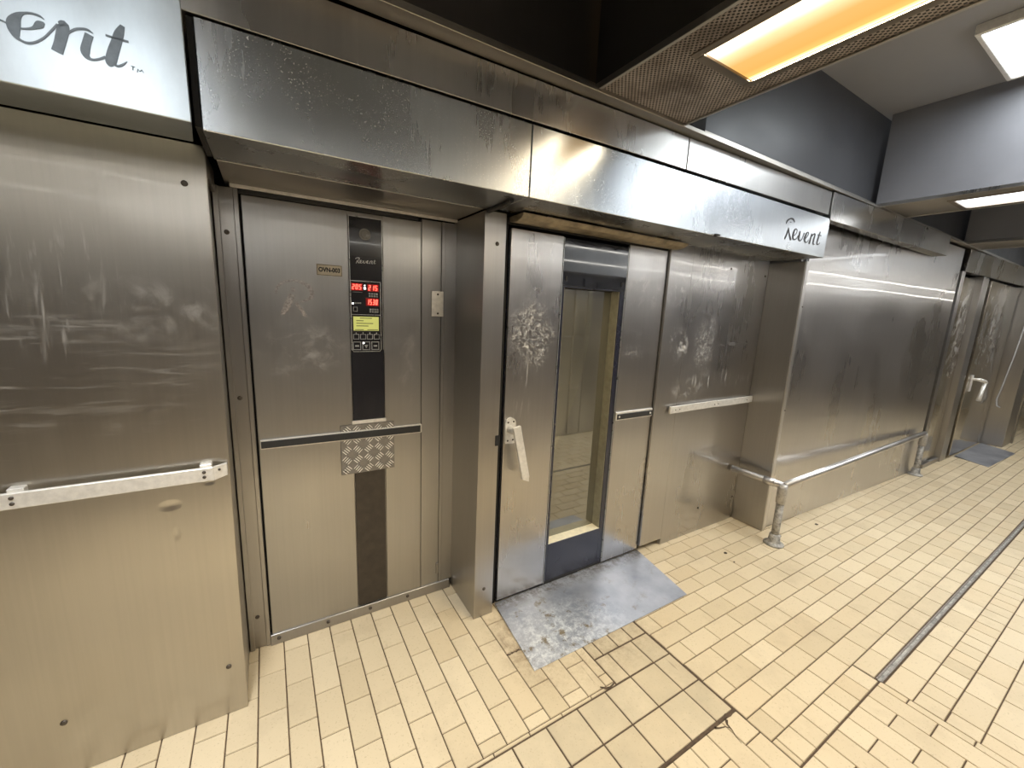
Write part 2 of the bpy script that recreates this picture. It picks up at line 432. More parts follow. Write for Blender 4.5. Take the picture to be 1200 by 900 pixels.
def lerp(a, b, t): return a + (b - a) * t
SIGN = [[(-0.4033, 2.001, 0.0026), (-0.3979, 2.0, 0.0026), (-0.3929, 1.9969, 0.0026)], [(-0.3419, 2.0226, 0.0011), (-0.3477, 2.0264, 0.0038), (-0.3579, 2.0274, 0.0038), (-0.3696, 2.0238, 0.0043), (-0.3783, 2.0164, 0.0107), (-0.3849, 2.004, 0.0186), (-0.3864, 1.9919, 0.0176), (-0.3848, 1.9809, 0.0107), (-0.3809, 1.9757, 0.0048), (-0.3711, 1.9731, 0.0043), (-0.359, 1.9783, 0.0038), (-0.346, 1.9903, 0.0033), (-0.3349, 2.0051, 0.0033), (-0.3237, 2.0209, 0.0039)], [(-0.3786, 1.9952, 0.0027), (-0.3681, 1.9982, 0.0032), (-0.3585, 2.003, 0.0054), (-0.3493, 2.012, 0.012), (-0.3426, 2.0164, 0.0028)], [(-0.3223, 2.0229, 0.0056), (-0.3151, 2.023, 0.0155), (-0.3193, 2.0059, 0.0175), (-0.3252, 1.9858, 0.0164), (-0.3305, 1.9704, 0.0169)], [(-0.3118, 2.0084, 0.0034), (-0.2995, 2.0202, 0.004), (-0.2866, 2.0255, 0.004), (-0.2791, 2.0256, 0.0041), (-0.2724, 2.0218, 0.0012)], [(-0.2786, 2.0181, 0.0131), (-0.284, 2.0024, 0.0131), (-0.2883, 1.9855, 0.0146), (-0.2867, 1.9767, 0.0105), (-0.2795, 1.9727, 0.0047), (-0.2688, 1.9766, 0.0042), (-0.2576, 1.9843, 0.0048)], [(-0.2245, 2.0521, 0.0075), (-0.2315, 2.0356, 0.015), (-0.2389, 2.0141, 0.0166), (-0.2463, 1.9926, 0.0181), (-0.2507, 1.9753, 0.0166), (-0.2486, 1.9695, 0.0042)], [(-0.2466, 1.9759, 0.006), (-0.2403, 1.9727, 0.0043), (-0.2317, 1.9779, 0.0037), (-0.2241, 1.9861, 0.0012)], [(-0.2535, 2.0256, 0.0041), (-0.2379, 2.0246, 0.0042), (-0.2177, 2.0249, 0.0043)], [(-0.2185, 1.9797, 0.0015), (-0.2119, 1.9791, 0.0016)], [(-0.2155, 1.9796, 0.0015), (-0.2161, 1.9722, 0.0016)], [(-0.2092, 1.9701, 0.0012), (-0.2077, 1.9771, 0.0012)], [(-0.2077, 1.9771, 0.0012), (-0.2047, 1.9731, 0.0013)], [(-0.2047, 1.9731, 0.0013), (-0.2009, 1.9775, 0.0013)], [(-0.2009, 1.9775, 0.0013), (-0.1986, 1.9722, 0.0013)]]
REV = [[(2.4839, 2.03, 0.0026), (2.4917, 2.0474, 0.0096), (2.5182, 2.061, 0.0079), (2.5462, 2.0611, 0.0106), (2.5661, 2.0489, 0.0063)], [(2.5188, 2.0438, 0.0035), (2.5317, 2.0426, 0.0035)], [(2.5151, 2.0134, 0.0035), (2.5098, 1.9917, 0.0097), (2.5015, 1.9696, 0.0115), (2.4911, 1.9503, 0.0106)], [(2.517, 2.0076, 0.0044), (2.5275, 1.9849, 0.0098), (2.5481, 1.9602, 0.0126), (2.5557, 1.9505, 0.0054)], [(2.5803, 1.9779, 0.0045), (2.6005, 1.9942, 0.0046), (2.6048, 2.0101, 0.0055), (2.59, 2.0158, 0.0063), (2.5771, 2.0065, 0.0117), (2.5709, 1.9813, 0.0154), (2.5755, 1.9635, 0.0109), (2.5931, 1.9589, 0.0064), (2.6121, 1.9695, 0.0046), (2.6262, 1.9852, 0.0037)], [(2.6386, 2.0099, 0.012), (2.6356, 1.9863, 0.0139), (2.6354, 1.9677, 0.012), (2.6516, 1.9588, 0.0075), (2.6703, 1.9719, 0.0056), (2.6821, 1.9953, 0.0047), (2.6843, 2.008, 0.0047)], [(2.7056, 1.9762, 0.0047), (2.7284, 1.9979, 0.0057), (2.7319, 2.011, 0.0057), (2.7192, 2.0141, 0.0066), (2.7068, 2.0015, 0.0133), (2.7004, 1.9756, 0.0161), (2.709, 1.9608, 0.0095), (2.7283, 1.9599, 0.0058), (2.7436, 1.9744, 0.0038)], [(2.7711, 2.0128, 0.0106), (2.7645, 1.9833, 0.0136), (2.7579, 1.9538, 0.0126)], [(2.7678, 1.9933, 0.0048), (2.7889, 2.0118, 0.0078), (2.8062, 2.0124, 0.0118), (2.8026, 1.9879, 0.0137), (2.8016, 1.962, 0.0118), (2.8194, 1.9576, 0.004)], [(2.8617, 2.0356, 0.01), (2.8522, 2.0036, 0.0139), (2.8433, 1.9701, 0.014), (2.8571, 1.9619, 0.008), (2.8778, 1.9741, 0.004)], [(2.8373, 2.0147, 0.0059), (2.8807, 2.0143, 0.006)]]
GHOST = [[(0.0378, 1.5222, 0.0076), (0.0439, 1.5468, 0.0102), (0.0641, 1.5669, 0.0102), (0.0962, 1.576, 0.0104), (0.1283, 1.5714, 0.0132), (0.1554, 1.5539, 0.0161), (0.1646, 1.5266, 0.0162), (0.1508, 1.5062, 0.0108), (0.1198, 1.495, 0.0066)], [(0.0896, 1.5415, 0.0156), (0.1045, 1.5425, 0.0157)], [(0.0936, 1.5226, 0.0261), (0.0769, 1.4834, 0.0235), (0.0554, 1.444, 0.0156)], [(0.1046, 1.4929, 0.0106), (0.1234, 1.463, 0.0147), (0.1376, 1.4381, 0.0135)]]
EXPOSURE = 0.38; W_AMB, W_TUBE, W_CEIL = 8.5, 21, 9
# ================================================================== THE SETTING
TONE = random.Random(11)
def floor_mesh():
    bm = bmesh.new(); lay = bm.loops.layers.float_color.new('tone'); H = .003
    def quad(vs, col, mi):
        f = bm.faces.new([bm.verts.new(v) for v in vs]); f.material_index = mi
        for l in f.loops: l[lay] = col
    def tile(x0, x1, y0, y1, sink=0.0):
        g = .0027 if sink else .0016
        if x1 - x0 < .009 or y1 - y0 < .007: return
        x0 += g; x1 -= g; y0 += g; y1 -= g
        t = min(1, max(0, TONE.gauss(.62, .20))); c = (t, 1.0 if TONE.random() < .16 else TONE.random() * .3, TONE.uniform(.7, 1) if sink else 0, 1)
        h = H - sink; b = .0016; tz = [TONE.uniform(-.0004, .0004) for _ in range(4)]
        o = [(x0, y0), (x1, y0), (x1, y1), (x0, y1)]; n = [(x0 + b, y0 + b), (x1 - b, y0 + b), (x1 - b, y1 - b), (x0 + b, y1 - b)]
        top = [(p[0], p[1], h + tz[i]) for i, p in enumerate(n)]
        quad(top, c, 0)
        for i in range(4):
            j = (i + 1) % 4
            quad([(o[i][0], o[i][1], -.001), (o[j][0], o[j][1], -.001), top[j], top[i]], c, 0)
    def region(x0, x1, y0, y1, axis, pw, pl, w0, lo, stag, sink=0.0):
        """axis 'X': rows run along X; pw row width from w0, pl tile length, lo(k) start of the joints in row k"""
        a0, a1, b0, b1 = (x0, x1, y0, y1) if axis == 'X' else (y0, y1, x0, x1)
        k = math.floor((b0 - w0) / pw + 1e-6)
        while w0 + k * pw < b1 - 1e-6:
            r0, r1 = max(b0, w0 + k * pw), min(b1, w0 + (k + 1) * pw)
            s0 = lo + (stag * pl if k % 2 else 0)
            j = math.floor((a0 - s0) / pl)
            while s0 + j * pl < a1:
                c0, c1 = max(a0, s0 + j * pl), min(a1, s0 + (j + 1) * pl)
                if axis == 'X': tile(c0, c1, r0, r1, sink)
                else: tile(r0, r1, c0, c1, sink)
                j += 1
            k += 1
    X0, X1, Y0 = -3.2, 11.5, -.45
    quad([(X0, Y0, -.0006), (X1, Y0, -.0006), (X1, 2.0, -.0006), (X0, 2.0, -.0006)], (0, 0, 0, 1), 1)
    region(X0, 1.152, .981, 2.0, 'Y', .0935, .187, -.1065, 1.684 - 9 * .187, .5)
    region(X0, 1.152, .967, .981, 'X', .02, .146, .967, .0, .5)
    region(X0, 1.378, .668, .965, 'Y', .1455, .1485, 1.378 - 40 * .1455, .668, 0, .001)
    region(1.378, 1.480, .668, 1.10, 'X', .1485, .2, .668, 1.378, 0, .001)
    region(1.155, 1.378, .967, 1.100, 'Y', .1455, .3, 1.2325 - .1455, .9, 0, .001)
    region(1.155, 1.480, 1.102, 1.60, 'Y', .0935, .187, 1.155 + .055, 1.0, .5, .001)
    region(1.486, X1, .526, 2.0, 'X', .0925, .1875, .9885 - 20 * .0925, 1.677 - 20 * .1875, .48)
    region(1.486, 2.170, .432, .526, 'X', .0940, .0930, .432, 1.512, 0)
    region(2.170, X1, .448, .526, 'X', .0940, .1875, .432, 2.17, 0)
    region(2.172, X1, .326, .417, 'X', .0920, .1870, .326, 2.172, 0)
    region(2.172, 2.262, .234, .326, 'X', .093, .094, .234, 2.168, 0)
    region(2.262, X1, .234, .326, 'X', .0930, .0935, .234, 2.2585, 0)
    region(2.250, X1, Y0, .234, 'X', .0945, .1870, .139 - 20 * .0945, 2.250, .48)
    region(1.486, 2.170, Y0, .429, 'Y', .0945, .187, 1.566 - .0945, .429 - 8 * .187, .5)
    region(2.170, 2.250, Y0, .232, 'Y', .0800, .187, 2.170, .139 - 8 * .187, .5)
    region(X0, 1.050, Y0, .666, 'Y', .0935, .187, 1.050 - 60 * .0935, .666 - 10 * .187, .5)
    region(1.050, 1.483, Y0, .659, 'Y', .0935, .187, 1.483 - 60 * .0935, .659 - 10 * .187, .5)
    # dirt-filled crack along the edge of the sunken square tiles, and two broken corners
    R = random.Random(5)
    def crack(pts, z=.0042):
        L = []; Rr = []
        for i, (x, y, w) in enumerate(pts):
            a = pts[max(i - 1, 0)]; b = pts[min(i + 1, len(pts) - 1)]; dx, dy = b[0] - a[0], b[1] - a[1]; l = math.hypot(dx, dy)
            L.append((x - dy / l * w, y + dx / l * w, z)); Rr.append((x + dy / l * w, y - dx / l * w, z))
        for i in range(len(pts) - 1): quad([L[i], Rr[i], Rr[i + 1], L[i + 1]], (0, 0, 0, 1), 1)
    n = 34
    crack([(lerp(1.02, 1.484, i / n), .6625 + R.uniform(-.002, .002), .0015 + .0055 * (i / n) ** .7 * R.uniform(.5, 1.4)) for i in range(n + 1)])
    crack([(1.415, .655, .006), (1.40, .642, .004), (1.396, .62, .002), (1.385, .600, .0014), (1.38, .575, .0008)])
    crack([(1.345, .657, .005), (1.36, .648, .003), (1.385, .640, .002), (1.40, .625, .001)])
    crack([(1.083, .990 + R.uniform(-.002, .002), .003), (1.10, .972, .006), (1.12, .968, .004), (1.152, .975, .003)])
    crack([(lerp(.825, .92, i / 14), lerp(1.30, 1.585, i / 14) if False else 1.30 + R.uniform(-.003, .003), .002 + R.uniform(0, .003)) for i in range(15)])
    crack([(.922 + R.uniform(-.002, .002), lerp(1.28, 1.56, i / 20), .0018 + R.uniform(0, .0025)) for i in range(21)])
    me = bpy.data.meshes.new('floor'); bm.to_mesh(me); bm.free()
    me.materials.append(M['tile']); me.materials.append(M['grout'])
    o = bpy.data.objects.new('floor', me); COL.objects.link(o); return o
struct(floor_mesh())

HOOD_Z, CEIL_Z = 2.290, 2.860
mb = MB(); mb.box(-3.2, 11.5, -.45, 2.0, CEIL_Z, CEIL_Z + .06, 0); struct(mb.build('ceiling', M['ceiling']))
mb = MB(); mb.box(-3.2, 11.5, 2.0, 2.06, 0, CEIL_Z, 0); struct(mb.build('wall_back', M['hood_dark']))
mb = MB(); mb.box(-3.26, -3.2, -.45, 2.0, 0, CEIL_Z, 0); struct(mb.build('wall_left', M['paint']))
mb = MB(); mb.box(11.5, 11.56, -.45, 2.0, 0, CEIL_Z, 0); struct(mb.build('wall_right', M['paint']))
# the ovens on the other side of the aisle, a plain run of steel fronts with the same fascia
mb = MB(); mb.box(-3.2, 11.5, -.52, -.45, 0, CEIL_Z, 0)
x = -3.0
while x < 11.3:
    mb.box(x, x + 1.02, -.452, -.438, .03, 1.86, .003); mb.box(x + 1.06, x + 1.20, -.452, -.425, .02, 1.88, .003); x += 1.26
struct(mb.build('wall_front', M['front']))
mb = MB(); mb.box(-3.2, 11.5, -.45, -.36, 1.93, 2.20, .002); struct(mb.build('trim_4', M['front_fascia']))
mb = MB(); mb.box(-3.2, 11.5, -.36, -.356, 2.192, 2.199, 0); tag(mb.build('glint_strip', M['edge_glint']), 'thin upper glowing strip added for a glint along the unseen oven fascia', 'lamp')  # unseen glowing strips, added for the bright lines mirrored in the steel
mb = MB(); mb.box(-3.2, 11.5, -.36, -.356, 2.040, 2.045, 0); tag(mb.build('glint_strip', M['edge_glint']), 'thin lower glowing strip added for a glint along the unseen oven fascia', 'lamp')
mb = MB(); mb.box(-3.2, 11.5, -.447, -.430, 2.300, CEIL_Z, 0); struct(mb.build('wall_front_upper', M['pale']))
# upper part of the wall behind the hood bays
mb = MB(); mb.box(1.3, 11.5, 1.30, 1.34, 2.300, CEIL_Z, 0); struct(mb.build('wall_upper', M['hood_wall']))
mb = MB(); mb.box(-3.2, 1.3, 1.30, 1.34, 2.300, CEIL_Z, 0); struct(mb.build('wall_upper_left', M['hood_dark']))
# the bright angle lip that runs along the foot of the hood
mb = MB(); mb.box(-3.2, 11.5, 1.236, 1.290, 2.276, 2.292, .0015); mb.box(-3.2, 11.5, 1.286, 1.300, 2.276, 2.330, .0015)
struct(mb.build('trim_1', M['lip']))
mb = MB(); mb.box(-3.2, 11.5, -.42, -.36, 2.276, 2.292, .0015); struct(mb.build('trim_2', M['lip']))
# black slab painting the dark of a missing-filter opening, beside the amber-lit beam
mb = MB(); mb.box(1.545, 1.735, 1.284, 1.300, 2.292, 2.80, .001); struct(mb.build('trim_3', M['dark']))

# ================================================================== HOOD BEAMS, LAMPS
def hood_beam(x0, x1, label, lx0, lx1, ly0, ly1, perforated, mat):
    t = thing('hood_beam', label, 'hood beam', ((x0 + x1) / 2, .43, HOOD_Z), 'extractor hood beams across the aisle')
    f = .028
    mb = MB(); mb.box(x0, x0 + .012, -.43, 1.262, HOOD_Z + .004, CEIL_Z - .001, .001); mb.box(x1 - .012, x1, -.43, 1.262, HOOD_Z + .004, CEIL_Z - .001, .001)
    mb.build('housing', mat, t)
    mb = MB()
    a, b, c, d = lx0 - f, lx1 + f, ly0 - f, ly1 + f
    z0, z1 = HOOD_Z, HOOD_Z + .004
    for (p, q, r, s) in ((x0, a, -.43, 1.262), (b, x1, -.43, 1.262), (a, b, d, 1.262), (a, b, -.43, c)):
        if q - p > .001 and s - r > .001: mb.box(p, q, r, s, z0, z1, 0)
    mb.build('underside_sheet', M['perforated'] if perforated else M['lip'], t)
    mb = MB()
    for (p, q, r, s) in ((x0 - .004, x0 + .008, -.43, 1.262), (x1 - .008, x1 + .004, -.43, 1.262)): mb.box(p, q, r, s, HOOD_Z - .006, HOOD_Z + .016, .001)
    mb.build('edge_strip', M['side'], t)
    l = thing('recessed_lamp', 'lamp set into ' + label, 'lamp', ((lx0 + lx1) / 2, (ly0 + ly1) / 2, HOOD_Z), None)
    mb = MB()
    for (p, q, r, s) in ((a, lx0, c, d), (lx1, b, c, d), (lx0, lx1, ly1, d), (lx0, lx1, c, ly0)): mb.box(p, q, r, s, HOOD_Z - .004, HOOD_Z + .02, .0015)
    mb.build('lamp_frame', M['frame_dark'], l)
    return t, l
def lamp_light(l, x, y, z, sx, sy, watts, col, spread=100):
    li = bpy.data.lights.new('lamp_light', 'AREA'); li.shape = 'RECTANGLE'; li.size = sx; li.size_y = sy
    li.energy = watts; li.color = col; li.spread = math.radians(spread)
    o = bpy.data.objects.new('lamp_light', li); COL.objects.link(o); o.parent = l
    o.location = Vector((x, y, z)) - l.location
COOL = (.94, .96, .98); AMB = (1.0, .86, .62)
def diffuser(l, lx0, lx1, ly0, ly1, z, mat):
    mb = MB(); mb.box(lx0, lx1, ly0, ly1, z, z + .006, 0); mb.build('diffuser', mat, l)

t, l = hood_beam(1.062, 1.540, 'grimy perforated hood beam above the glazed oven door', 1.188, 1.442, -.30, .915, True, M['hood_dark'])
t['label'] = 'grimy perforated hood beam holding the amber lamp'; l['label'] = 'amber lamp with dirty yellow diffuser in perforated hood beam'
diffuser(l, 1.188, 1.442, -.30, .915, HOOD_Z + .004, M['amber'])
for lx in (1.196, 1.434): lamp_light(l, lx, .31, HOOD_Z + .002, .012, 1.2, W_AMB, AMB, 150)
t, l = hood_beam(3.585, 4.060, '', 3.745, 4.015, -.30, .920, False, M['hood'])
t['label'] = 'plain grey hood beam with white lamp, beyond the square ceiling light'; l['label'] = 'long white lamp in the plain hood beam at the frame edge'
diffuser(l, 3.745, 4.015, -.30, .920, HOOD_Z + .004, M['tube'])
lamp_light(l, 3.88, .31, HOOD_Z + .002, .26, 1.2, W_TUBE * .62, COOL, 165)
t, l = hood_beam(5.66, 6.14, '', 5.83, 6.08, -.30, .60, False, M['hood'])
t['label'] = 'farthest grey hood beam, above the gap before the greasy oven'; l['label'] = 'lamp in the farthest hood beam above the greasy oven'
diffuser(l, 5.83, 6.08, -.30, .60, HOOD_Z + .004, M['tube'])
lamp_light(l, 5.955, .15, HOOD_Z + .002, .24, .9, W_TUBE * .6, COOL, 165)
t, l = hood_beam(-.72, -.10, '', -.60, -.20, -.30, .98, False, M['hood'])
t['label'] = 'nearest hood beam in front of the neighbour oven sign'; l['label'] = 'white lamp in the nearest hood beam in front of the sign'
diffuser(l, -.60, -.20, -.30, .98, HOOD_Z + .004, M['tube_near'])
lamp_light(l, -.40, .34, HOOD_Z + .002, .38, 1.25, W_TUBE * 1.12, COOL, 114)

def ceiling_light(x0, x1, y0, y1, label):
    l = thing('ceiling_light', label, 'ceiling light', ((x0 + x1) / 2, (y0 + y1) / 2, CEIL_Z - .05), None)
    f = .020; mb = MB()
    for (p, q, r, s) in ((x0 - f, x0, y0 - f, y1 + f), (x1, x1 + f, y0 - f, y1 + f), (x0, x1, y1, y1 + f), (x0, x1, y0 - f, y0)): mb.box(p, q, r, s, CEIL_Z - .045, CEIL_Z, .003)
    mb.build('lamp_frame', M['alu'], l)
    mb = MB(); mb.box(x0, x1, y0, y1, CEIL_Z - .040, CEIL_Z - .034, 0); mb.build('diffuser', M['ceil'], l)
    lamp_light(l, (x0 + x1) / 2, (y0 + y1) / 2, CEIL_Z - .042, x1 - x0 - .01, y1 - y0 - .01, W_CEIL, COOL, 150)
ceiling_light(2.86, 3.46, -.385, .735, 'bright square white ceiling light between the two lamp beams')
ceiling_light(7.4, 8.0, -.30, .55, 'added unseen white ceiling light farther down the aisle beyond the last beam')  # out of view, added to light the far end of the aisle

# ================================================================== FASCIA LINE (runs a little skew to the aisle)
def fy(x): return 1.311 - .0199 * (x + .11)
def ztop(x): return 2.134 - .0036 * (x + .11)
def skew_box(mb, x0, x1, z0f, z1f, yb, dy=0.0, bev=.0015):
    P = [(x0, fy(x0) + dy, z0f), (x1, fy(x1) + dy, z0f), (x1, fy(x1) + dy, z1f if not callable(z1f) else z1f(x1)), (x0, fy(x0) + dy, z1f if not callable(z1f) else z1f(x0))]
    return mb.hexa(P + [(p[0], yb, p[2]) for p in P], bev)

# steel filler panels between the fascia and the hood lip
def bulkhead(x0, x1, label, zb=None, yb=1.56):
    mb = MB(); z0 = 2.1425 if zb is None else zb
    skew_box(mb, x0, x1, z0, 2.272, yb, .004 if zb is None else -.004)
    return tag(mb.build('filler_panel', M['bulk']), label, 'panel', 'filler panels under the hood lip')
bulkhead(-2.4, 1.628, 'long steel filler panel above the control cabinet fascia, under dark hood')
bulkhead(1.634, 2.936, 'short steel filler panel above the fascia with the small dark lettering')
bulkhead(2.948, 5.02, 'boxed steel filler panel jutting out above the plain partition', 2.113, 1.294)

# ================================================================== NEIGHBOUR OVEN (cut by the frame)
def bumper(mb, x0, x1, y0, y1, z0, z1): mb.box(x0, x1, y0, y1, z0, z1, .002)
ov = thing('rack_oven', 'neighbouring steel oven cut by the frame, with big grey script sign and pale rail', 'oven', (-1.0, 1.9, 0))
mb = MB(); mb.hexa([(-2.4, 1.565, .004), (-.139, 1.565, .004), (-.125, 1.565, 1.928), (-2.4, 1.565, 1.928), (-2.4, 1.595, .004), (-.139, 1.595, .004), (-.125, 1.595, 1.928), (-2.4, 1.595, 1.928)], .003, 2)
mb.build('front_panel', M['left_panel'], ov)
mb = MB(); mb.box(-2.4, -.142, 1.597, 1.99, .004, 1.93, .002); mb.build('body', M['side'], ov)
mb = MB()
mb.hexa([(-2.4, 1.274, 1.894), (-.122, 1.274, 1.894), (-.122, 1.268, 2.136), (-2.4, 1.268, 2.136), (-2.4, 1.563, 1.932), (-.150, 1.563, 1.932), (-.150, 1.563, 2.136), (-2.4, 1.563, 2.136)], .002)
fas = mb.build('fascia', M['sign'], ov)
mb = MB()
for st in SIGN: mb.ribbon(st, lambda u, v, d: (u, 1.274 - .006 * (v - 1.894) / .242 - d - .0004, v), .0007)
mb.build('sign_lettering', M['letter'], fas)
mb = MB(); mb.box(-2.3, -.172, 1.528, 1.540, .921, .966, .002)
mb.hexa([(-.172, 1.528, .921), (-.137, 1.552, .925), (-.137, 1.552, .966), (-.172, 1.528, .966), (-.172, 1.540, .921), (-.137, 1.564, .925), (-.137, 1.564, .966), (-.172, 1.540, .966)], .0015)
rail = mb.build('bumper_rail', M['alu'], ov)
for bx in (-1.1, -.60, -.190):
    mb = MB(); mb.box(bx - .018, bx + .014, 1.540, 1.566, .930, .974, .002); mb.build('bracket', M['alu'], rail)
    for z in (.953, .937): screw(bx - .006, 1.528, z, rail, .005)
screw(-.157, 1.538, .953, rail, .004)
for (x, z) in ((-.180, 1.817), (-.601, .198), (-.185, .199)): screw(x, 1.565, z, ov, .0085)
mb = MB(); mb.box(-.150, -.128, 1.60, 1.845, 1.86, 1.93, .002); mb.build('top_corner_trim', M['side'], ov)

# ================================================================== THE OVEN
ov = thing('rack_oven', 'steel rack oven with control cabinet, glazed handle door and long lettered fascia', 'oven', (1.4, 1.9, 0))
# post in the left corner
mb = MB(); mb.box(-.136, -.062, 1.848, 1.90, .004, 1.885, .002); mb.box(-.138, -.120, 1.838, 1.85, .004, 1.885, .002); mb.box(-.078, -.062, 1.842, 1.85, .004, 1.885, .002)
post = mb.build('corner_post', M['side'], ov)
for z in (1.731, 1.120, .157): screw(-.104, 1.848, z, post, .0085)
mb = MB(); mb.box(-.0645, .80, 1.875, 1.99, .004, 1.90, 0); mb.build('cabinet_core', M['dark'], ov)
# control cabinet front
mb = MB(); mb.box(-.055, .306, 1.852, 1.876, .046, 1.868, .002); mb.box(.446, .617, 1.852, 1.876, .046, 1.868, .002)
mb.box(.300, .452, 1.858, 1.876, .046, 1.868, 0)
cab = mb.build('cabinet_front', M['cabinet'], ov)
# control strip
mb = MB(); mb.box(.3075, .4445, 1.8495, 1.8585, .985, 1.852, .001)
ctl = mb.build('control_panel', M['black'], ov)
YC = 1.8495
def outline(x0, x1, z0, z1, w, name, mat, parent, y=YC, th=.0008):
    mb = MB()
    for (a, b, c, d) in ((x0, x1, z0, z0 + w), (x0, x1, z1 - w, z1), (x0, x0 + w, z0 + w, z1 - w), (x1 - w, x1, z0 + w, z1 - w)): mb.box(a, b, y - th, y + .0004, c, d, 0)
    return mb.build(name, mat, parent)
mb = MB()
for (a, b) in ((.3085, .3108), (.4415, .4438)): mb.box(a, b, YC - .0012, YC, 1.30, 1.8515, 0)
mb.box(.3085, .4438, YC - .0012, YC, 1.8485, 1.8515, 0)
for z in (1.592, 1.452): mb.box(.3105, .434, YC - .0010, YC, z - .0012, z + .0012, 0)
for (a, b, c, d) in ((.3095, .3120, 1.302, 1.455), (.4320, .4345, 1.302, 1.592), (.316, .428, 1.292, 1.2945), (.3095, .3120, 1.455, 1.592)): mb.box(a, b, YC - .0010, YC, c, d, 0)
mb.hexa([(.3095, YC - .001, 1.302), (.312, YC - .001, 1.302), (.317, YC - .001, 1.2945), (.316, YC - .001, 1.292), (.3095, YC, 1.302), (.312, YC, 1.302), (.317, YC, 1.2945), (.316, YC, 1.292)])
mb.hexa([(.4345, YC - .001, 1.302), (.432, YC - .001, 1.302), (.427, YC - .001, 1.2945), (.428, YC - .001, 1.292), (.4345, YC, 1.302), (.432, YC, 1.302), (.427, YC, 1.2945), (.428, YC, 1.292)])
mb.build('silver_border', M['silver'], ctl)
mb = MB(); mb.cyl((.373, YC + .001, 1.783), (.373, YC - .004, 1.783), .024, .023, 28); mb.cyl((.373, YC - .004, 1.783), (.373, YC - .006, 1.783), .017, .014, 28)
mb.build('signal_lens', M['lens'], ctl)
# small white script on the strip: the fascia lettering at its own size
U0 = min(p[0] for st in REV for p in st); U1 = max(p[0] for st in REV for p in st); k = .082 / (U1 - U0)
mb = MB()
for st in REV + [[(2.545, 2.052, .008), (2.556, 2.035, .009), (2.545, 2.012, .008), (2.522, 2.004, .006)]]: mb.ribbon([(.375 + (u - (U0 + U1) / 2) * k, 1.672 + (v - 1.985) * k * 1.0 + (u - (U0 + U1) / 2) * k * .03, max(w * k * 1.1, .0012)) for u, v, w in st], lambda u, v, d: (u, YC - d, v), .0006, 3)
mb.build('logo', M['white'], ctl)
SEG = {'0': 'abcdef', '1': 'bc', '2': 'abged', '3': 'abgcd', '5': 'afgcd'}
def digits(s, x0, x1, z0, z1, parent):
    mb = MB(); n = len(s); p = (x1 - x0) / n; w = p * .70; h = z1 - z0; t = h * .13; sl = .10
    for i, ch in enumerate(s):
        a = x0 + i * p; m_ = (z0 + z1) / 2
        R = dict(a=(t * .4, w - t * .4, h - t, h), g=(t * .4, w - t * .4, h / 2 - t / 2, h / 2 + t / 2), d=(t * .4, w - t * .4, 0, t), f=(0, t, h / 2, h - t * .3), b=(w - t, w, h / 2, h - t * .3), e=(0, t, t * .3, h / 2), c=(w - t, w, t * .3, h / 2))
        for c in SEG[ch]:
            u0, u1, v0, v1 = R[c]
            P = [(a + u + v * sl, YC - .0016, z0 + v) for u, v in ((u0, v0), (u1, v0), (u1, v1), (u0, v1))]
            mb.hexa(P + [(q[0], YC - .001, q[2]) for q in P])
    return mb.build('digits', M['red'], parent)
for (s, x0, x1, z0, z1) in (('205', .316, .357, 1.557, 1.578), ('215', .382, .423, 1.556, 1.577), ('1530', .375, .423, 1.495, 1.518)):
    mb = MB(); mb.box(x0 - .0035, x1 + .0035, YC - .0010, YC, z0 - .005, z1 + .005, 0)
    mb.build('red_display', M['redback'], ctl); digits(s, x0, x1, z0, z1, ctl)
mb = MB(); mb.box(.364, .3725, YC - .001, YC, 1.559, 1.567, 0); mb.box(.366, .3705, YC - .001, YC, 1.573, 1.577, 0); mb.build('colon_light', M['led'], ctl)
for (x, z) in ((.3185, 1.498), (.3585, 1.330)):
    mb = MB(); mb.cyl((x, YC + .001, z), (x, YC - .0015, z), .0037, None, 12); mb.build('indicator_light', M['led'], ctl)
for (x0, z0) in ((.384, 1.528), (.386, 1.462)):
    mb = MB()
    for r in range(2):
        for c in range(4): mb.box(x0 + c * .010, x0 + c * .010 + .0075, YC - .0007, YC, z0 + r * .010, z0 + r * .010 + .007, 0)
    mb.build('printed_legend', M['grey_print'], ctl)
mb = MB()
for c in range(4): mb.box(.326 + c * .007, .331 + c * .007, YC - .0006, YC, 1.497, 1.503, 0)
mb.build('printed_legend', M['grey_print'], ctl)
mb = MB(); mb.box(.318, .358, YC - .0006, YC, 1.545, 1.5465, 0); mb.build('printed_line', M['grey_print'], ctl)
outline(.319, .337, 1.464, 1.484, .0022, 'button', M['grey_print'], ctl)
mb = MB(); mb.box(.3145, .4285, YC - .0012, YC, 1.376, 1.447, .0005); lcd = mb.build('screen_bezel', M['black_matt'], ctl)
mb = MB(); mb.box(.3185, .4235, YC - .002, YC, 1.384, 1.4435, 0); mb.build('yellow_screen', M['lcd'], lcd)
mb = MB()
for r, (a, b) in enumerate(((.345, .395), (.330, .36), (.330, .40), (.330, .38))): mb.box(a, b, YC - .0023, YC - .0019, 1.4355 - r * .011, 1.4385 - r * .011, 0)
mb.box(.324, .36, YC - .0023, YC - .0019, 1.3865, 1.389, 0); mb.box(.375, .42, YC - .0023, YC - .0019, 1.3865, 1.389, 0)
mb.build('screen_text', M['brown'], lcd)
for c in range(4): outline(.3165 + c * .0285, .3165 + c * .0285 + .0245, 1.346, 1.369, .0025, 'button', M['grey_print'], ctl)
for c in range(4):
    mb = MB(); mb.box(.327 + c * .0285, .3305 + c * .0285, YC - .0009, YC, 1.370, 1.378, 0); mb.build('key_mark', M['silver'], ctl)
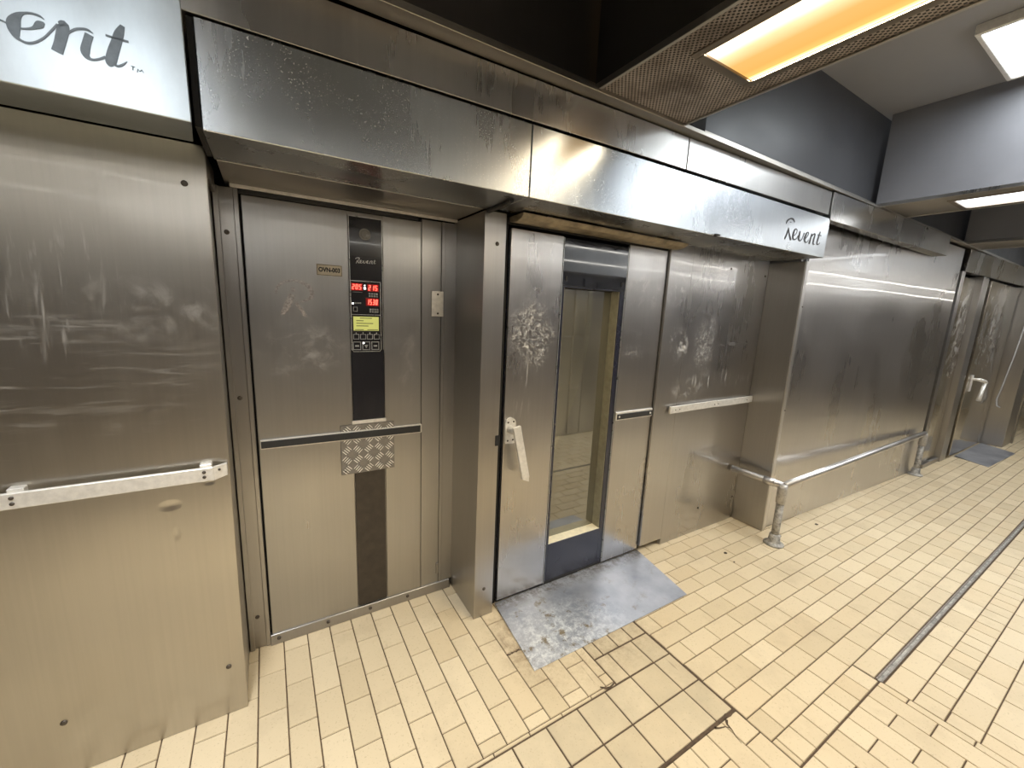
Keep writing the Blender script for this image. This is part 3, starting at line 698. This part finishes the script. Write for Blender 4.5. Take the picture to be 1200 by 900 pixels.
for c in range(3):
    b = outline(.3145 + c * .0385, .3145 + c * .0385 + .033, 1.300, 1.336, .003, 'button', M['grey_print'], ctl)
    mb = MB(); x = .3145 + c * .0385 + .0165
    if c == 1: mb.poly([(x - .008, YC - .0008, 1.322), (x + .008, YC - .0008, 1.322), (x, YC - .0008, 1.306)], (0, .0008, 0))
    else: mb.box(x - .008, x + .008, YC - .0008, YC, 1.314, 1.321, 0)
    mb.build('key_symbol', M['grey_print'], ctl)
# lower black strip
mb = MB(); mb.box(.3085, .4425, 1.8505, 1.8585, .052, .750, .001); mb.build('lower_strip', M['brown'], ov)
# asset tag
mb = MB(); mb.box(.184, .280, 1.8495, 1.852, 1.604, 1.648, .001); tg = mb.build('asset_tag', M['brass'], ov)
outline(.1855, .2785, 1.6055, 1.6465, .0016, 'tag_border', M['ink'], tg, 1.8495, .0004)
text_part('OVN-003', 'tag_lettering', .0235, .232, 1.6265, 1.849, M['ink'], tg, .0011, .86)
# worn logo left on the sheet
mb = MB()
for st in GHOST: mb.ribbon(st, lambda u, v, d: (u, 1.852 - d, v), .0004)
mb.build('worn_logo', M['ghost'], ov)
# chequer plate patch
mb = MB(); mb.box(.252, .486, 1.8445, 1.8495, .738, .966, .0008)
n = 5; cw = .234 / n; chh = .228 / n
for i in range(n):
    for j in range(n):
        cx = .252 + (i + .5) * cw; cz = .738 + (j + .5) * chh; sgn = 1 if (i + j) % 2 else -1
        ux, uz = math.cos(sgn * PI / 4), math.sin(sgn * PI / 4)
        for q in range(4):
            o_ = (q - 1.5) * .0098; ox, oz = cx - uz * o_, cz + ux * o_; L = .0185; W = .0022
            P = [(ox + ux * a - uz * b, 1.8452, oz + uz * a + ux * b) for a, b in ((-L, 0), (-L * .6, -W), (L * .6, -W), (L, 0), (L * .6, W), (-L * .6, W))]
            P = [(min(max(p[0], .2525), .4855), p[1], min(max(p[2], .7385), .9655)) for p in P]
            top = [(ox + (p[0] - ox) * .8, 1.8412, oz + (p[2] - oz) * .8) for p in P]
            vs = [mb.bm.verts.new(p) for p in P]; vt = [mb.bm.verts.new(p) for p in top]
            mb.bm.faces.new(vt).material_index = 1
            for e in range(6): mb.bm.faces.new((vs[e], vs[(e + 1) % 6], vt[(e + 1) % 6], vt[e]))
chk = mb.build('chequer_patch', M['checker'], ov); chk.data.materials.append(M['checker_top'])
for (x, z) in ((.268, .755), (.470, .755), (.268, .905), (.470, .905)): screw(x, 1.8425, z, chk, .004)
mb = MB(); mb.box(.302, .45, 1.846, 1.853, .968, .984, .001); mb.build('strip_end_clip', M['alu'], ov)
# bumper across the cabinet
mb = MB(); mb.hexa([(-.049, 1.838, .904), (.617, 1.838, .896), (.617, 1.838, .938), (-.049, 1.838, .942), (-.049, 1.850, .904), (.617, 1.850, .896), (.617, 1.850, .938), (-.049, 1.850, .942)], .0015)
bs = mb.build('bumper_strip', M['alu'], ov)
mb = MB(); mb.hexa([(-.046, 1.834, .909), (.610, 1.834, .901), (.610, 1.834, .9335), (-.046, 1.834, .9375), (-.046, 1.840, .909), (.610, 1.840, .901), (.610, 1.840, .9335), (-.046, 1.840, .9375)], .003, 2)
mb.build('rubber_insert', M['rubber'], bs)
# kick strip
mb = MB(); mb.hexa([(-.062, 1.834, .004), (.775, 1.834, .004), (.775, 1.846, .046), (-.062, 1.846, .046), (-.062, 1.872, .004), (.775, 1.872, .004), (.775, 1.872, .046), (-.062, 1.872, .046)], .002)
kk = mb.build('kick_strip', M['side'], ov)
for x in (-.030, .17, .36, .545): screw(x, 1.840, .028, kk, .008)
# jamb between cabinet and pillar
mb = MB(); mb.box(.6195, .7125, 1.853, 1.876, .046, 1.880, .0015); mb.box(.714, .728, 1.849, 1.876, .046, 1.880, .0015); mb.box(.7285, .787, 1.851, 1.876, .046, 1.880, .001)
jb = mb.build('jamb_panel', M['cabinet'], ov)
mb = MB(); mb.box(.664, .722, 1.842, 1.849, 1.454, 1.570, .003, 2); hp = mb.build('cover_plate', M['alu'], jb)
for z in (1.468, 1.556): screw(.694, 1.842, z, hp, .0045)
mb = MB(); mb.box(.70, .712, 1.845, 1.854, .10, .16, .001); mb.build('small_clip', M['side'], jb)
# pillar
mb = MB(); mb.box(.786, .888, 1.560, 1.90, .004, 1.893, .004, 2); pil = mb.build('pillar', M['side'], ov)
for (x, z) in ((.846, 1.768), (.838, .155)): screw(x, 1.560, z, pil, .0085)
mb = MB(); mb.box(.870, .893, 1.557, 1.5605, .88, .93, .002); mb.build('latch_striker', M['dark'], pil)
# dark carcass behind the door
mb = MB(); mb.box(.888, .930, 1.615, 1.98, .004, 1.90, 0); mb.box(1.965, 2.00, 1.62, 1.98, .004, 1.90, 0); mb.box(.930, 1.965, 1.70, 1.98, 1.70, 1.90, 0); mb.box(.930, 1.965, 1.70, 1.98, .004, .16, 0); mb.box(.930, 1.14, 1.70, 1.98, .16, 1.70, 0); mb.box(1.74, 1.965, 1.70, 1.98, .16, 1.70, 0); mb.box(1.14, 1.74, 1.95, 1.98, .16, 1.70, 0)
mb.build('carcass', M['dark'], ov)
mb = MB(); mb.box(1.142, 1.152, 1.70, 1.945, .165, 1.695, 0); mb.box(1.728, 1.738, 1.70, 1.945, .165, 1.695, 0); mb.box(1.152, 1.728, 1.935, 1.947, .165, 1.695, 0)
for z in (.45, .75, 1.05, 1.35): mb.box(1.16, 1.72, 1.80, 1.93, z, z + .012, .001)
mb.build('oven_chamber', M['cavity'], ov)
# glazed door: frame with a real opening
mb = MB()
for (a, b, c, d) in ((1.228, 1.250, .022, 1.846), (1.622, 1.657, .022, 1.846), (1.250, 1.622, .022, .250), (1.250, 1.622, 1.618, 1.846)): mb.box(a, b, 1.604, 1.672, c, d, .001)
mb.box(.934, 1.228, 1.612, 1.66, .03, 1.846, 0); mb.box(1.657, 1.963, 1.612, 1.66, .03, 1.846, 0)
door = mb.build('door', M['navy'], ov)
mb = MB(); mb.box(.936, 1.223, 1.598, 1.613, .028, 1.850, .003, 2); mb.build('stile', M['door'], door)
mb = MB(); mb.box(1.661, 1.961, 1.598, 1.613, .024, 1.862, .003, 2); mb.build('stile', M['door'], door)
mb = MB(); mb.box(1.251, 1.621, 1.664, 1.669, .252, 1.616, 0); mb.build('window_pane', M['glass'], door)
mb = MB(); mb.box(1.231, 1.654, 1.599, 1.604, 1.626, 1.846, .001); tgl = mb.build('dark_glass', M['blackglass'], door)
mb = MB(); mb.box(1.2505, 1.6215, 1.606, 1.6635, .2495, .2535, 0); mb.build('window_sill', M['sill'], door)
mb = MB(); mb.box(1.618, 1.6215, 1.608, 1.6635, .2535, 1.6175, 0); mb.box(1.2505, 1.254, 1.608, 1.6635, .2535, 1.6175, 0); mb.build('window_reveal', M['reveal'], door)
mb = MB(); mb.box(1.2275, 1.2302, 1.5985, 1.604, .022, 1.846, 0); mb.box(1.6545, 1.6572, 1.5985, 1.604, .022, 1.846, 0); mb.build('frame_edge', M['silver'], door)
for (x, z) in ((1.252, 1.66), (1.622, 1.655)):
    mb = MB(); mb.box(x - .004, x + .004, 1.5955, 1.600, z - .012, z + .012, .001); mb.build('glass_clip', M['rubber'], door)
screw(1.240, 1.603, .93, door, .005)
mb = MB(); mb.box(.932, 1.965, 1.602, 1.66, .0175, .0305, 0); mb.build('bottom_gap_dark', M['rubber'], door)  # black strip put in to paint the dark gap under the door
# handle
pts = []
for k in range(13):
    a = PI * k / 12; pts.append((.969 + .029 * math.cos(a), 1.590, .968 + .029 * math.sin(a)))
pts += [(.940, 1.590, .878), (.946, 1.590, .870), (.992, 1.590, .868), (.998, 1.590, .876)]
mb = MB(); mb.poly(pts, (0, .008, 0)); hpl = mb.build('handle_plate', M['alu'], door)
for (x, z) in ((.955, .975), (.985, .977), (.955, .885), (.984, .887)): screw(x, 1.590, z, door, .0045)
mb = MB(); mb.tube([(.966, 1.592, .940), (.966, 1.560, .940), (.966, 1.536, .942)], [.019, .017, .014], 20)
A = Vector((.970, 1.536, .955)); B = Vector((1.026, 1.528, .708)); dr = (B - A).normalized(); sd = Vector((dr.z, 0, -dr.x)).normalized(); up = Vector((0, -1, 0))
P = []
for (q, w) in ((A - dr * .012, .0205), (B, .0195)):
    P.append([q - sd * w - up * .007, q + sd * w - up * .007, q + sd * w + up * .009, q - sd * w + up * .009])
mb.hexa([tuple(v) for v in P[0]] + [tuple(v) for v in P[1]], .003, 2)
q = B; mb.poly([tuple(q - sd * .0195 + up * .004), tuple(q + sd * .0195 + up * .004), tuple(q - sd * .015 + dr * .026 + up * .002)], tuple(up * -.008))
mb.build('handle_lever', M['alu'], door)
# bumper on the door's hinge stile
mb = MB(); mb.box(1.661, 1.960, 1.589, 1.598, .908, .956, .0015); db = mb.build('bumper_strip', M['alu'], door)
mb = MB(); mb.box(1.668, 1.956, 1.585, 1.590, .914, .945, .002); mb.build('rubber_insert', M['rubber'], door)
for x in (1.683, 1.938):
    mb = MB(); mb.tube([(x, 1.586, .930), (x, 1.582, .930)], [.007, .005], 12); mb.build('screw', M['alu'], door)
# baked seal over the door
mb = MB()
prof = [(1.600, 1.872), (1.575, 1.868), (1.540, 1.866), (1.505, 1.874), (1.488, 1.886), (1.486, 1.892), (1.62, 1.892), (1.62, 1.878)]
mb.poly([(.925, y, z) for y, z in prof], (1.055, 0, 0)); mb.build('door_seal', M['seal'], ov)
mb = MB(); mb.box(.900, 2.0, 1.602, 1.70, 1.864, 1.893, 0); mb.build('seal_backing', M['dark'], ov)
# plain panel right of the door, with a notch at its foot
mb = MB(); mb.box(1.967, 2.166, 1.580, 1.605, .046, 1.910, .002); mb.box(2.166, 2.985, 1.580, 1.605, .004, 1.910, .002)
rp = mb.build('side_panel', M['right_panel'], ov)
mb = MB(); mb.box(1.967, 2.985, 1.607, 1.99, .048, 1.90, 0); mb.build('side_body', M['dark'], ov)
for (x, z) in ((2.550, 1.815), (2.952, 1.800), (2.539, .183), (2.955, .179)): screw(x, 1.580, z, rp, .0075)
mb = MB(); zc = lambda x: .937 + (x - 2.08) * .004
for (a, b) in ((2.083, 2.56), (2.56, 2.985)): mb.hexa([(a, 1.556, zc(a) - .022), (b, 1.556, zc(b) - .023 + (.004 if b < 2.7 else 0)), (b, 1.556, zc(b) + .023 + (.004 if b < 2.7 else 0)), (a, 1.556, zc(a) + .022), (a, 1.569, zc(a) - .022), (b, 1.569, zc(b) - .023), (b, 1.569, zc(b) + .023), (a, 1.569, zc(a) + .022)], .0015)
rr = mb.build('bumper_rail', M['alu'], ov)
for x in (2.14, 2.55, 2.92):
    mb = MB(); mb.box(x - .015, x + .015, 1.568, 1.582, .925, .950, .001); mb.build('bracket', M['alu'], rr)
for x in (2.13, 2.17, 2.53, 2.57, 2.91): screw(x, 1.556, zc(x), rr, .003)
# fascia: two sheets that meet over the pillar, and the soffit behind them
for (a, b) in ((-.106, .8215), (.8245, 2.955)):
    mb = MB(); P = [(a, fy(a), 1.894), (b, fy(b), 1.894), (b, fy(b) - .001, ztop(b)), (a, fy(a) - .001, ztop(a))]
    mb.hexa(P + [(p[0], 1.575, p[2] + (0.006 if i < 2 else 0)) for i, p in enumerate(P)], .002)
    f = mb.build('fascia', M['fascia'], ov)
mb = MB()
for st in REV: mb.ribbon(st, lambda u, v, d: (u, fy(u) - .0013 - d, v), .0007)
mb.build('fascia_lettering', M['letter_dark'], f)
mb = MB(); mb.tube([(1.885, fy(1.9) + .004, 1.8945), (1.885, fy(1.9) - .012, 1.8965)], [.006, .006], 10); mb.box(1.868, 1.905, fy(1.9) - .014, fy(1.9) - .002, 1.8945, 1.9005, .0015); mb.build('latch_pin', M['rubber'], f)
mb = MB(); mb.box(-.100, .786, 1.576, 1.90, 1.8985, 1.925, .001); mb.build('soffit', M['seal' if False else 'side'], ov)
mb = MB(); mb.box(-.085, .786, 1.838, 1.852, 1.886, 1.898, .001); mb.build('soffit_bead', M['alu'], ov)
mb = MB(); mb.box(-.06, .60, 1.842, 1.856, 1.869, 1.885, .001); mb.build('top_gasket', M['rubber'], ov)
mb = MB(); mb.tube([(.79, 1.36, 1.892), (.80, 1.44, 1.890), (.80, 1.50, 1.892), (.797, 1.552, 1.890)], .010, 10); mb.build('sealant_bead', M['rubber'], ov)

mb = MB(); mb.box(-.1205, -.1075, 1.318, 1.555, 1.900, 2.134, 0); mb.build('gap_dark', M['dark'], ov)  # black box added to paint the shade in the gap beside the sign

# ================================================================== PLAIN PARTITION
def py(x): return 1.372 - (x - 3.0) * .036
pt = thing('steel_partition', 'wide plain stainless partition standing behind the pipe guard rail', 'partition', (4.4, 1.5, 0))
mb = MB(); P = [(3.055, py(3.055), .004), (5.79, py(5.79), .004), (5.79, py(5.79), 2.26), (3.055, py(3.055), 2.26)]
mb.hexa(P + [(p[0], p[1] + .02, p[2]) for p in P], .002); mb.build('front_sheet', M['partition'], pt)
mb = MB(); mb.box(2.987, 3.000, 1.358, 1.99, .004, 1.886, .0015); mb.build('return_sheet', M['side'], pt)
mb = MB(); P = [(2.992, 1.352, .004), (3.056, py(3.056) - .006, .004), (3.056, py(3.056) - .006, 1.888), (2.992, 1.352, 1.888)]
mb.hexa(P + [(p[0], p[1] + .02, p[2]) for p in P], .004, 2); ct = mb.build('corner_trim', M['trim_bright'], pt)
mb = MB(); mb.box(3.02, 5.78, 1.40, 1.99, .004, 2.25, 0); mb.build('body', M['side'], pt)
for z in (1.6, .9): screw(3.02, 1.350, z, ct, .004)

# ================================================================== GUARD RAIL
gr = thing('guard_rail', 'galvanised pipe guard rail on two posts in front of the plain partition', 'guard rail', (4.28, 1.225, 0))
RZ = .437
mb = MB(); mb.tube([(2.892, 1.226, RZ - .012), (4.3, 1.226, RZ), (5.68, 1.228, RZ + .008)], .0225, 24); mb.build('long_pipe', M['galv'], gr)
mb = MB(); mb.tube([(2.892, 1.226, RZ - .012), (2.885, 1.40, RZ - .012), (2.875, 1.568, RZ - .012)], .0225, 24); mb.tube([(2.888, 1.275, RZ - .012), (2.886, 1.345, RZ - .012)], .027, 24); mb.build('short_pipe', M['galv'], gr)
for (x, y, z) in ((2.892, 1.226, RZ - .012), (5.66, 1.228, RZ + .008)):
    mb = MB(); mb.tube([(x, y, .012), (x, y, .11), (x, y, z - .12)], [.0245, .0235, .0235], 20); p = mb.build('post', M['corroded'], gr)
    mb = MB(); mb.tube([(x, y, z - .125), (x, y, z - .118), (x, y, z - .02), (x, y, z + .012)], [.026, .030, .030, .024], 24); mb.build('tee_fitting', M['galv_dull'], p)
    mb = MB(); mb.tube([(x, y, .0035), (x, y, .012), (x, y, .016), (x, y, .03), (x, y, .075), (x, y, .078)], [.062, .060, .048, .036, .033, .026], 28); mb.build('flange', M['corroded'], p)
    mb = MB(); mb.tube([(x + .03, y - .01, .055), (x + .046, y - .014, .055)], .008, 8); mb.build('set_screw', M['screw'], p)

# ================================================================== FLOOR THINGS
def plate(P, th, label):
    mb = MB(); mb.hexa(P + [(p[0], p[1], p[2] + th) for p in P], .001)
    return tag(mb.build('threshold_plate', M['plate']), label, 'plate')
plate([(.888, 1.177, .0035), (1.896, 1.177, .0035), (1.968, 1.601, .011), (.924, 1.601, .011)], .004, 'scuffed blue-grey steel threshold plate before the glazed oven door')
plate([(6.80, .915, .0035), (7.92, .885, .0035), (8.14, 1.215, .010), (6.95, 1.215, .010)], .004, 'smaller grey threshold plate before the far greasy oven door')
dr_ = thing('floor_drain', 'long thin metal slot drain let into the cream tiles', 'drain', (6.0, .43, 0))
mb = MB(); mb.box(2.172, 11.4, .4215, .4285, -.0003, .0040, .0008); mb.box(2.172, 11.4, .4380, .4445, -.0003, .0045, .0008); mb.build('slot_edge', M['drain'], dr_)
mb = MB(); mb.box(2.172, 11.4, .4285, .4380, -.0004, .0006, 0); mb.build('slot', M['corroded'], dr_)
for (x, y, r, lb) in ((2.478, 1.314, .016, 'larger dark crumb on the tiles near the short guard pipe'), (2.432, 1.229, .008, 'tiny dark crumb on the tiles beside the larger crumb'), (3.482, 1.213, .018, 'flat brown crumb on the tiles under the long guard pipe')):
    mb = MB(); R = random.Random(int(x * 1000)); pts = [(x + r * (1.3 if k % 3 else .8) * R.uniform(.6, 1) * math.cos(k * PI / 4), y + r * .7 * R.uniform(.6, 1) * math.sin(k * PI / 4), .0036) for k in range(8)]
    mb.poly(pts, (0, 0, .002)); tag(mb.build('crumb', M['crumb']), lb, 'crumb', 'crumbs on the floor')

# ================================================================== FAR OVEN
fo = thing('rack_oven', 'far greasy steel oven beyond the partition with pale lever handle door', 'oven', (7.0, 1.5, 0))
mb = MB(); mb.box(5.80, 5.90, 1.34, 1.99, .004, 2.2, 0); mb.build('carcass', M['dark'], fo)
mb = MB(); mb.box(5.87, 5.97, 1.268, 1.34, .004, 2.06, .003); mb.build('edge_post', M['side'], fo)
mb = MB(); mb.box(5.975, 6.48, 1.285, 1.31, .05, 2.02, .003); cf = mb.build('cabinet_front', M['far'], fo)
mb = MB(); mb.box(5.97, 6.49, 1.25, 1.30, .004, .048, .002); mb.build('kick_strip', M['side'], fo)
mb = MB(); mb.box(6.485, 6.70, 1.235, 1.34, .004, 2.05, .004, 2); mb.box(6.70, 6.75, 1.27, 1.34, .004, 2.05, 0); mb.build('pillar', M['side'], fo)
mb = MB(); mb.box(6.755, 8.13, 1.222, 1.26, .03, 2.03, .004, 2); fd = mb.build('door', M['far'], fo)
mb = MB(); mb.box(6.86, 6.93, 1.212, 1.222, .80, .99, .003)
mb.tube([(6.90, 1.222, .945), (6.90, 1.165, .945), (6.92, 1.158, .945)], [.016, .016, .02], 14)
mb.tube([(6.90, 1.160, .945), (7.12, 1.150, .915), (7.15, 1.150, .90)], [.018, .018, .02], 14); mb.tube([(7.14, 1.150, .91), (7.06, 1.148, .80), (7.0, 1.146, .70)], [.018, .018, .022], 14)
mb.build('door_handle', M['alu'], fd)
mb = MB(); mb.box(5.91, 8.14, 1.345, 1.99, .004, 2.04, 0); mb.build('body', M['dark'], fo)
mb = MB(); mb.hexa([(5.92, 1.262, 2.060), (8.14, 1.196, 2.060), (8.14, 1.190, 2.268), (5.92, 1.252, 2.268), (5.92, 1.50, 2.075), (8.14, 1.50, 2.075), (8.14, 1.50, 2.268), (5.92, 1.50, 2.268)], .002); mb.build('fascia', M['bulk'], fo)
rt = thing('return_pillar', 'steel return wall projecting past the far oven door, cable hanging down it', 'pillar', (8.4, 1.2, 0))
mb = MB(); mb.box(8.15, 8.62, 1.03, 1.99, .004, 2.05, .006, 2); mb.build('sheet', M['side'], rt)
mb = MB(); mb.box(8.15, 9.8, 1.10, 1.5, 2.062, 2.268, .002); mb.build('fascia', M['bulk'], rt)
mb = MB(); mb.box(8.60, 8.66, 1.012, 1.035, .004, 2.05, .003); mb.build('edge_strip', M['lip'], rt)
mb = MB(); mb.box(8.67, 11.45, 1.12, 1.99, .004, 2.05, .004); tag(mb.build('steel_cabinet', M['far']), 'farthest steel cabinet front beyond the projecting return wall', 'cabinet')
mb = MB(); mb.tube([(8.142, 1.10, 1.95), (8.140, 1.11, 1.6), (8.138, 1.13, 1.2), (8.135, 1.165, .75), (8.13, 1.18, .62), (8.125, 1.165, .54), (8.12, 1.13, .52)], .007, 8); tag(mb.build('hanging_cable', M['cable']), 'thin pale cable hanging beside the far oven door', 'cable')

# ================================================================== CAMERA, WORLD, VIEW
F, YAW, PITCH, ROLL = 475.34, 0.54604794, 0.18079158, 0.04340333
cy, sy, cp, sp, cr, sr = math.cos(YAW), math.sin(YAW), math.cos(PITCH), math.sin(PITCH), math.cos(ROLL), math.sin(ROLL)
f = Vector((sy * cp, cy * cp, -sp)); r0 = Vector((cy, -sy, 0)); u0 = r0.cross(f)
r = r0 * cr + u0 * sr; u = u0 * cr - r0 * sr
cam = bpy.data.cameras.new('camera'); cam.sensor_width = 36; cam.sensor_fit = 'HORIZONTAL'; cam.lens = 36 * F / 1200; cam.clip_start = .02
co = bpy.data.objects.new('camera', cam); COL.objects.link(co)
co.matrix_world = Matrix(((r.x, u.x, -f.x, 0), (r.y, u.y, -f.y, 0), (r.z, u.z, -f.z, 1.5), (0, 0, 0, 1)))
scene.camera = co
w = bpy.data.worlds.new('world'); scene.world = w; w.use_nodes = True
w.node_tree.nodes['Background'].inputs[0].default_value = (.02, .02, .02, 1)
vs = scene.view_settings
scene.display_settings.display_device = 'sRGB'
vs.view_transform = 'Standard'; vs.look = 'None'; vs.gamma = 1; vs.use_curve_mapping = False
vs.exposure = EXPOSURE
try:
    scene.cycles.use_denoising = True
    scene.cycles.max_bounces = 14; scene.cycles.glossy_bounces = 8; scene.cycles.diffuse_bounces = 5; scene.cycles.sample_clamp_indirect = 6
except Exception: pass
